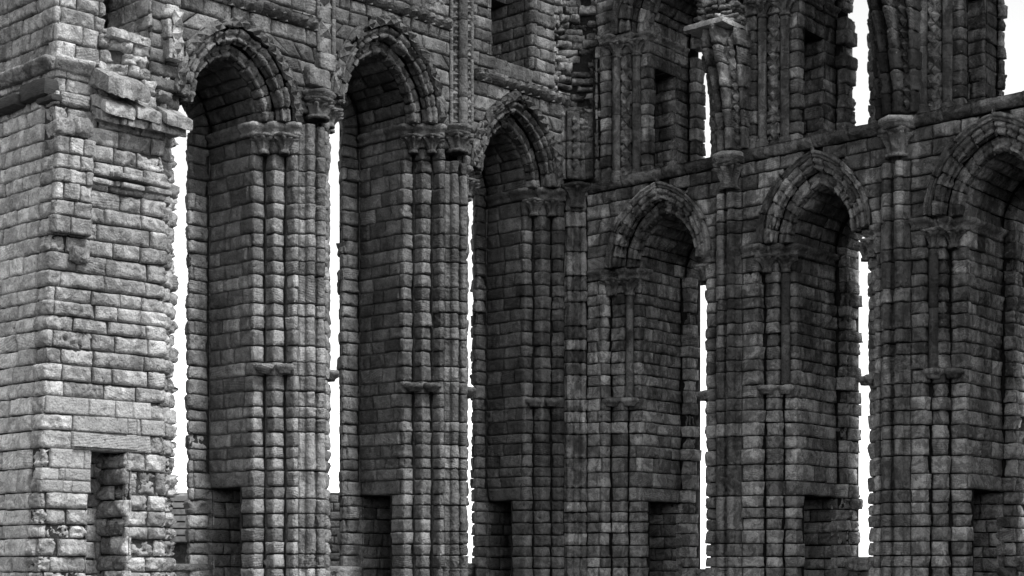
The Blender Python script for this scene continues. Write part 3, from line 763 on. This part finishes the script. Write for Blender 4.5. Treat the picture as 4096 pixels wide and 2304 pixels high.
for k, (um, A1) in enumerate(BU):
    lancet_arch(RW, 'R', um, A1, 14.92, .5, -2.45, .2, (-2.95, -3.0, -2.72)[k], DARK, 970+30*k, hood_nails=False, sc=1.3, b0=-.05, bstep=-.42)
# wall above the clerestory arches
def holesU(z):
    H = []
    for um, A1 in BU:
        if z < 14.92+math.sqrt((A1+.5+.95)**2-.25)-.03: h = arch_half(z, A1, 14.92, .5, .95); H.append((um-h, um+h))
    return H
Sp = Part(); face_wall(Sp, 'R', -.04, .7, 14.7, between(csR, 14.92, 17.3), holesU, 990, prot=.015, R=.03); build('upper_wall_face', Sp, DARK, RW)
# vault springers
def springer(uc, z0, z1, seed, mat):
    def mp(a, b, z):
        a, b, z = np.broadcast_arrays(np.asarray(a, float), np.asarray(b, float), np.asarray(z, float))
        t = np.clip((z-10.9)/3.1, 0, 1.3); k = np.clip((b+.05)/.4, 0, 1.2)
        return frameR(uc+a*(1+.12*t)-.10*t*np.clip(-a*2, 0, 1), b+.85*t**1.8*k, z)
    A = lambda cx, cy, r, a0, a1, n=5: arc(cx, cy, r, a0, a1, n)
    pts = [(-.52, -.1)]+A(-.46, .10, .075, 200, 20)+[(-.38, .05), (-.30, .10)]+A(-.18, .24, .11, 190, -20)+[(-.05, .12), (.0, .14)]+A(.11, .30, .11, 190, -20)+[(.24, .12), (.34, .10)]+A(.43, .14, .075, 160, -20)+[(.54, -.1)]
    P = Part(); rnd = random.Random(seed); z = z0; cs = []
    while z < z1-.1:
        h = rnd.uniform(.42, .6); zz = min(z+h, z1)
        if z1-zz < .25: zz = z1
        cs.append((z, zz)); z = zz
    sweep(P, mp, Profile(pts), cs, seed, mean=9, res=.04, R=.018, r=.035, amp=.010, jw=.012, prot=.02, wear=.0, warp=.006, lam=0, erode=.3)
    o = build('vault_springer', P, mat, RW)
    N_ = Part(); nail_column(N_, 'R', .29, .19, z0+.1, z1, .2, rnd, .27, .13, mp=mp, proud=.01); nail_column(N_, 'R', -.33, .14, z0+.5, z1, .16, rnd, .27, .11, mp=mp, proud=.01)
    build('nail_head_strip', N_, mat, o)
    return o, mp
o4, mp4 = springer(5.27, 10.92, 13.95, 1001, DARK)
o5, mp5 = springer(10.04, 10.92, 16.5, 1002, BLACK)
P = Part(); block(P, frameR, 4.5, 5.72, -.1, 1.12, 13.95, 14.10, 12, .03, (18, 12, 2), .7, rr=.04); build('capping_slab', P, WHITE, o4)
P = Part(); rubble(P, frameR, Profile([(4.62, -.2), (4.62, .75), (4.85, .95), (5.3, .85), (5.62, .5), (5.7, -.1)]), 14.1, 14.9, 1010, .2, .07)
rubble(P, frameR, Profile([(4.75, -.2), (4.72, .8), (5.3, .7), (5.66, .4), (5.7, -.1)]), 14.9, 16.6, 1011, .22, .07)
build('torn_rubble', P, DARK, o4)
# low sills closing the feet of the lancets
def sill(W, w, u0, u1, b, ztop, mat, seed):
    P = Part(); sweep(P, FR[w], Profile([(u0, b), (u1, b)]), courses(-1.6, ztop, random.Random(seed)), seed, res=.08, prot=.04)
    block(P, FR[w], u0, u1, b-.7, b+.03, ztop-.12, ztop+.05, seed, .06, (20, 6, 3)); return build('sill', P, mat, W)
sill(LW, 'L', 1.4, 3.7, -2.3, .15, GREY, 1); sill(LW, 'L', 6.1, 8.7, -2.3, .05, GREY, 2); sill(LW, 'L', 11.0, 13.6, -2.3, .1, GREY, 3)
sill(RW, 'R', 1.8, 3.6, -2.9, -.02, DARK, 4); sill(RW, 'R', 6.7, 8.4, -2.9, .30, DARK, 5); sill(RW, 'R', 11.3, 13.2, -2.9, .3, DARK, 6)
# outer faces that close the walls behind
def outer(W, w, u0, u1, b, z0, z1, mat):
    P = Part(); f = FR[w]
    V = np.array([[f(u, b, z) for u in np.linspace(u0, u1, 6)] for z in np.linspace(z0, z1, 12)]); P.grid(V, (.4, .4, .5, 1)); return build('outer_face', P, mat, W)
for (u0, u1) in ((-2.6, 1.05), (3.6, 6.33), (8.45, 11.2)): outer(LW, 'L', u0, u1, -2.93, -1.6, 17, GREY)
for (u0, u1) in ((-2.6, 2.1), (3.3, 7.05), (8.1, 11.72), (12.9, 15.5)): outer(RW, 'R', u0, u1, -3.48 if u0 > -1 else -3.18, -1.6, 10.9, DARK)
for (u0, u1) in ((-2.6, 2.1), (3.4, 6.95), (8.2, 11.2), (12.9, 15.5)): outer(RW, 'R', u0, u1, -3.08, 10.9, 17, DARK)

def cap(W, w, u0, u1, b0, b1, z, mat):
    P = Part(); f = FR[w]; P.grid(np.array([[f(u0, b0, z), f(u1, b0, z)], [f(u0, b1, z), f(u1, b1, z)]]), (.3, .3, .5, 1)); build('wall_top', P, mat, W)
cap(LW, 'L', -3, 14.4, -3, .02, 17.05, GREY); cap(RW, 'R', -3, 15.6, -3.2, .02, 17.25, DARK)

# ------------------------------------------------------------------ the pale broken pier on the left
SMOOTH_LIT = stone_mat('smooth_ashlar_brightened', .40, .62, .4, .5, (-1, 13), .05, 0, .45)  # smooth side stone, colour raised to make up for sun it misses
BP = thing('broken_pier', (*(C0+UL*16), 0), 'pale broken masonry pier with sloping ledges and honeycomb-worn blocks, taller than the frame', 'pier')
def frameP(a, b, z):
    a, b, z = np.broadcast_arrays(np.asarray(a, float), np.asarray(b, float), np.asarray(z, float))
    k = np.clip((a-14.4)/2.37, 0, 1.05)
    p = C0 + (a-k*.040*np.clip(z, -2, 12))[..., None]*UL + b[..., None]*UR
    return np.concatenate([p, (z+EYE)[..., None]], -1)
csP = courses(-1.6, 17, random.Random(9), fixed=(1.6, 2.1, 2.5, 2.88, 3.22, 3.58, 9.9, 10.2, 11.35))
ptsP = [(12.8, -3.0), (12.75, -2.35), (13.27, -2.35, 'j'), (13.27, -.65), (13.62, -.65, 'j'), (13.62, -.32), (13.98, -.32, 'j'), (13.98, -.02), (16.9, -.40), (16.9, -.88)]
prP = Profile(ptsP); P = Part(); Lp = Part()
sF = s_at(prP, (13.98, -.02))+.29; sC = s_at(prP, (16.9, -.40))
sweep(P, frameP, prP, between(csP, -1.6, 2.5), 1101, mean=.62, door=[(sF+.70, sF+1.55, 2.5, -9), (sF+1.52, sF+2.45, 2.5, 2.1), (sF+1.52, sF+2.9, 2.1, 1.6)], res=.036, prot=.05, R=.06, r=.10, amp=.03, lam=.5, erode=.45, wear=.05, jag=(0, sF-.29, .05), rough=1.3)
sweep(P, frameP, prP, between(csP, 2.5, 9.9), 1100, mean=.85, jag=(0, sF-.29, .05), jw=.016, door=[(sF+.70, sF+1.55, 2.5, -9), (sF+.1, sF+1.95, 2.88, 2.5), (sF-.25, sF+1.95, 3.22, 2.88), (sF+.1, sF+2.6, 3.58, 3.22), (sF+1.52, sF+2.45, 2.5, 2.1), (sF+1.52, sF+2.9, 2.1, 1.6)], res=.042, prot=.03, R=.05, r=.08, amp=.022, lam=.35, erode=.25, wear=.03)
sB = prP.len
for k, (a, b, z0, z1, n) in enumerate(((.1, 1.95, 2.5, 2.88, 1), (-.25, 1.95, 2.88, 3.22, 4), (.1, 2.6, 3.22, 3.58, 4), (1.52, 2.45, 2.1, 2.5, 2), (1.52, 2.9, 1.85, 2.1, 3), (1.52, 2.8, 1.6, 1.85, 3))):
    b = min(b, sB-sF); rr_ = random.Random(40+k); cu = [0]+sorted(rr_.uniform(.15, .85) for _ in range(n-1))+[1]
    backing(Lp, frameP, prP, sF+a, sF+b, [z0, z1])
    lay(Lp, frameP, prP, [(sF+a+u*(b-a), sF+a+v*(b-a), sF+a+u*(b-a), sF+a+v*(b-a), z0, z1) for u, v in zip(cu[:-1], cu[1:])], rr_, R=.01, r=.015, amp=.003, prot=.008, jw=.005, lam=0, wear=.004, erode=0, skirt=.5 if k == 0 else .13, warp=.002)
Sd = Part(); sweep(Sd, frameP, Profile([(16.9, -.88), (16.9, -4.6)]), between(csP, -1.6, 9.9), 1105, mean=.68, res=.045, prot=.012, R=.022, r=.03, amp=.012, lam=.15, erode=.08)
bp = build('pier_shaft', P, PALE, BP); build('repair_blocks', Lp, REPAIR, bp); build('side_face', Sd, SMOOTH_LIT, bp)
# slot behind the doorway
P = Part(); csd = courses(-1.6, 2.5, random.Random(4))
sweep(P, frameP, Profile([(14.0, -1.1), (16.4, -1.35)]), courses(-1.6, 2.6, random.Random(4)), 1110)
sweep(P, frameP, Profile([(14.99, -1.6), (14.99, -.13)], side=-1), csd, 1111, res=.045, R=.06, r=.1, prot=.05, amp=.03, erode=.4); P.grid(np.array([[frameP(15.86, -.3, -1.6), frameP(15.86, -1.6, -1.6)], [frameP(15.86, -.3, 2.6), frameP(15.86, -1.6, 2.6)]]), (.2, .4, .4, 0))
P.grid(np.array([[frameP(14.7, -.06, 2.56), frameP(16.2, -.2, 2.56)], [frameP(14.7, -1.9, 2.56), frameP(16.2, -1.9, 2.56)]]), (.2, .4, .4, 0))
build('doorway_passage', P, PALE, bp)
# rubble band and top
P = Part()
rubble(P, frameP, Profile([(13.25, -2.3), (13.25, -.7), (13.6, -.35), (14.0, -.02), (15.0, -.1), (15.75, -.28)]), 9.9, 11.4, 1120, .34, .07)
build('torn_rubble', P, PALE, bp)
P = Part(); up = between(csP, 9.9, 17)
sweep(P, frameP, Profile([(15.7, -.35), (16.85, -.48), (16.85, -4.6)]), between(csP, 9.9, 11.36), 1130, mean=.7, prot=.03, amp=.02)
sweep(P, frameP, Profile([(15.45, -1.6), (15.45, -.45), (16.85, -.60), (16.85, -4.6)]), between(csP, 11.35, 17), 1131, mean=.7, prot=.03, amp=.02, lam=.35, R=.05, r=.07)
sweep(P, frameL, Profile([(13.2, 0), (14.4, .0), (14.4, -1.7)]), [c for c in csP if c[0] > 13], 1132) if False else None
sweep(P, frameL, Profile([(14.38, .0), (14.4, -.02), (14.4, -1.7)]), between(csP, 11.35, 17), 1133, mean=.6, prot=.03, amp=.03, erode=.3)
sweep(P, frameL, Profile([(13.0, -3.3), (17.2, -3.3)]), between(csP, 11.35, 17), 1134, res=.08)
for (q, r_) in (((14.0, -.5), (15.9, -3.4)),):
    for zq in (11.40, 13.45): P.grid(np.array([[frameL(13.9, -.45, zq), frameL(15.75, -.75, zq)], [frameL(13.9, -3.5, zq), frameL(15.75, -3.5, zq)]]), (.3, .3, .5, 1))
P.grid(np.array([[frameL(13.2, -1.6, 11.3), frameL(13.2, -3.4, 11.3)], [frameL(13.2, -1.6, 17), frameL(13.2, -3.4, 17)]]), (.3, .3, .5, 1))
build('upper_masonry', P, PALE, bp)
P = Part(); block(P, frameP, 14.3, 15.6, -1.7, -.05, 11.2, 11.42, 91, .05, (14, 12, 3), .6); build('niche_sill', P, PALE, bp)
# ledges, mouldings, broken respond
def slabs(name, u0, u1, z, h, pr_, seed, n=3, b0=None, drop=.0, amp=.03, tone=.6):
    P = Part(); rnd = random.Random(seed); cuts = [0]+sorted(rnd.uniform(.2, .8) for _ in range(n-1))+[1]
    for f0, f1 in zip(cuts[:-1], cuts[1:]):
        a, b = u0+(u1-u0)*f0, u0+(u1-u0)*f1; bf = -.02-.38*((a+b)/2-14.27)/2.63
        pj = pr_*rnd.uniform(.8, 1.1)
        block(P, frameP, a+.01, b-.01, bf-.3, bf+pj, z, z+h, seed+int(f0*9), amp, (max(6, int((b-a)/.07)), 7, 4), tone*rnd.uniform(.8, 1.2), top=lambda x, y, bf=bf, z=z: np.where(y > bf, -(y-bf)*drop, 0), rr=.04)
    return build(name, P, PALE, bp)
slabs('weathered_ledge', 13.62, 15.95, 9.70, .26, .40, 21, 3, drop=.6, amp=.05)
slabs('weathered_ledge', 13.6, 15.9, 9.43, .24, .26, 25, 4, drop=.35, amp=.05)
slabs('loose_slab', 14.75, 16.0, 10.12, .38, .50, 22, 1, drop=.55, amp=.10, tone=.35)
slabs('string_moulding', 13.9, 16.0, 8.25, .12, .15, 23, 4, amp=.02); slabs('string_moulding', 13.9, 16.0, 8.08, .12, .09, 24, 4, amp=.02)
P = Part(); sweep(P, frameP, Profile([(16.0, -.28), (16.0, -.05), (16.92, -.20), (16.92, -.42)]), between(csP, 6.7, 9.0), 1140, mean=.5, prot=.02, amp=.02, res=.042)
block(P, frameP, 16.0, 16.45, -.35, -.12, 6.38, 6.72, 31, .09, (12, 8, 10), rr=.1); block(P, frameP, 16.02, 16.5, -.4, -.06, 9.0, 9.36, 32, .08, (12, 8, 10), .2, rr=.08); block(P, frameP, 16.45, 16.95, -.45, -.16, 8.95, 9.3, 33, .08, (12, 8, 10), rr=.1)
build('broken_respond', P, PALE, bp)
P = Part()
for k, (z0, z1) in enumerate(((11.05, 11.5), (11.52, 11.95), (11.97, 12.25))):
    block(P, frameL, 13.72+.03*k, 14.12+.02*k, -.1, .24-.03*k, z0, z1, 120+k, .05, (8, 6, 9), .7, rr=.05)
nail_column(P, 'L', 13.9, .24, 11.1, 12.2, .26, random.Random(5), .34, .12); build('broken_shaft', P, PALE, bp)
# string course turning the corner
P = Part(); prs = Profile([(15.95, -.33), (16.9, -.46), (16.9, -4.6)])
lay(P, frameP, prs, [(a, b, a, b, 10.32, 10.6) for a, b in ((0, .96), (.96, 1.9), (1.9, 2.9), (2.9, 4.0), (4.0, 5.0))], random.Random(3), hprof=lambda t: .05+.14*np.clip(t*2-.3, 0, 1), R=.02, r=.03, amp=.018, lam=0, wear=.02); build('string_course', P, PALE, bp)
# timber built into the side face
TB = thing('timber_baulk', tuple(frameP(17.0, -2.0, 9.9)), 'dark split timber jutting from the side of the pale pier below its string course', 'beam')
P = Part(); block(P, frameP, 16.75, 17.22, -4.5, -1.45, 9.72, 9.98, 41, .03, (5, 26, 4), .3); build('beam', P, WOOD, TB)
P = Part(); block(P, frameP, 16.7, 17.1, -1.5, -.5, 9.78, 10.14, 42, .05, (5, 12, 5), .4); block(P, frameP, 16.7, 17.0, -1.0, -.38, 9.66, 9.82, 43, .04, (5, 8, 3), .6); build('beam_end', P, WOOD, TB)

# ------------------------------------------------------------------ beyond the openings
OB = thing('outbuilding', (-13.0, 58, 0), 'low stone hut with a stone-slab roof seen through the gap right of the pale pier', 'hut')
P = Part(); block(P, frameW, -16, -10.6, 58, 63, -1.6, 1.1, 51, .05, (20, 10, 10), .2); build('wall', P, CORE, OB)
P = Part()
for k in range(7):
    y0 = 57.6+k*.42; z = 1.05+k*.27
    block(P, frameW, -16.3, -10.3, y0, y0+.9, z, z+.205, 60+k, .015, (30, 3, 2), .5+.07*k, rr=.02)
P.grid(np.array([[frameW(-16.2, 57.7, 1.0), frameW(-10.4, 57.7, 1.0)], [frameW(-16.2, 61.0, 3.05), frameW(-10.4, 61.0, 3.05)]]), (.3, .3, .5, 1)); build('roof', P, SLAB, OB)
BW = thing('boundary_wall', (-8, 64, 0), 'dark tall wall standing behind the gap of the middle lancet', 'wall')
P = Part(); rw = Profile([(-9.9, 64), (-5.5, 64)], side=-1)
sweep(P, frameW, rw, courses(-1.6, 3.1, random.Random(6)), 1200, res=.1); block(P, frameW, -9.9, -5.5, 64.05, 64.6, -1.6, 3.2, 55, .04, (20, 4, 10), .2); build('wall_face', P, CORE, BW)
RK = thing('rubble_heap', (*(C0+UL*11.8-UR*4.5), 0), 'heap of tumbled rock at the foot of the leftmost gap', 'rocks')
P = Part(); rnd = random.Random(13)
for k in range(16):
    u = 10.6+rnd.random()*2.6; b = -3.3-rnd.random()*1.8; s = rnd.uniform(.25, .6)
    block(P, frameL, u, u+s*1.6, b, b+s, -1.6+rnd.random()*1.2, -.9+rnd.random()*1.45, 80+k, .12, (7, 6, 5), rnd.random()*.5)
build('boulders', P, CORE, RK)
# ground
def plane(name, mat, z, ext=900, n=40):
    P = Part(); x = np.linspace(-1, 1, n); x = np.sign(x)*np.abs(x)**2.2*ext
    X, Y = np.meshgrid(x, x+40); Z = z+28*np.clip((-Y-60)/160, 0, 1)**1.3+.12*vnoise(np.stack([X.ravel()*.2, Y.ravel()*.2, X.ravel()*0], -1), 1).reshape(X.shape)  # unseen rise behind the camera, added to keep low sky light off soffits
    P.grid(np.stack([X, Y, Z], -1), (.5, .5, .5, 1)); o = build(name, P, mat); o['kind'] = 'structure'; return o
plane('ground', GRASS, -.02)

# ------------------------------------------------------------------ light, sky, camera
w = bpy.data.worlds.new('World'); scene.world = w; w.use_nodes = True; nt = w.node_tree
EL, AZ = math.radians(50), math.radians(124)       # veiled sun behind the viewer, to the right
sky = nt.nodes.new('ShaderNodeTexSky'); sky.sky_type = 'NISHITA'; sky.sun_disc = False; sky.sun_elevation = EL; sky.sun_rotation = AZ
sky.air_density = 1.0; sky.dust_density = 0.2; sky.ozone_density = 1.0
bw = nt.nodes.new('ShaderNodeRGBToBW'); bg = nt.nodes['Background']
nt.links.new(sky.outputs[0], bw.inputs[0]); nt.links.new(bw.outputs[0], bg.inputs[0]); bg.inputs[1].default_value = .13
sl = bpy.data.lights.new('sun', 'SUN'); sl.energy = 1.35; sl.angle = math.radians(11); sl.color = (1, 1, 1)
so = bpy.data.objects.new('sun', sl); COL.objects.link(so)
from mathutils import Vector
sd = Vector((math.sin(AZ)*math.cos(EL), math.cos(AZ)*math.cos(EL), math.sin(EL)))
so.rotation_euler = sd.to_track_quat('Z', 'Y').to_euler(); so.location = (0, -20, 40)
cam = bpy.data.cameras.new('camera'); co = bpy.data.objects.new('camera', cam); COL.objects.link(co)
co.location = (0, 0, EYE); co.rotation_euler = (math.pi/2, 0, 0)
cam.lens = 36*6200/4096; cam.sensor_width = 36; cam.shift_x = 0; cam.shift_y = (2280-1152)/4096; cam.clip_end = 3000; cam.clip_start = .5
scene.camera = co
vs = scene.view_settings; vs.view_transform = 'Standard'; vs.look = 'None'; vs.gamma = 1; vs.exposure = 1.6; vs.use_curve_mapping = False
print('VERTS', sum(len(o.data.vertices) for o in scene.objects if o.type == 'MESH'))
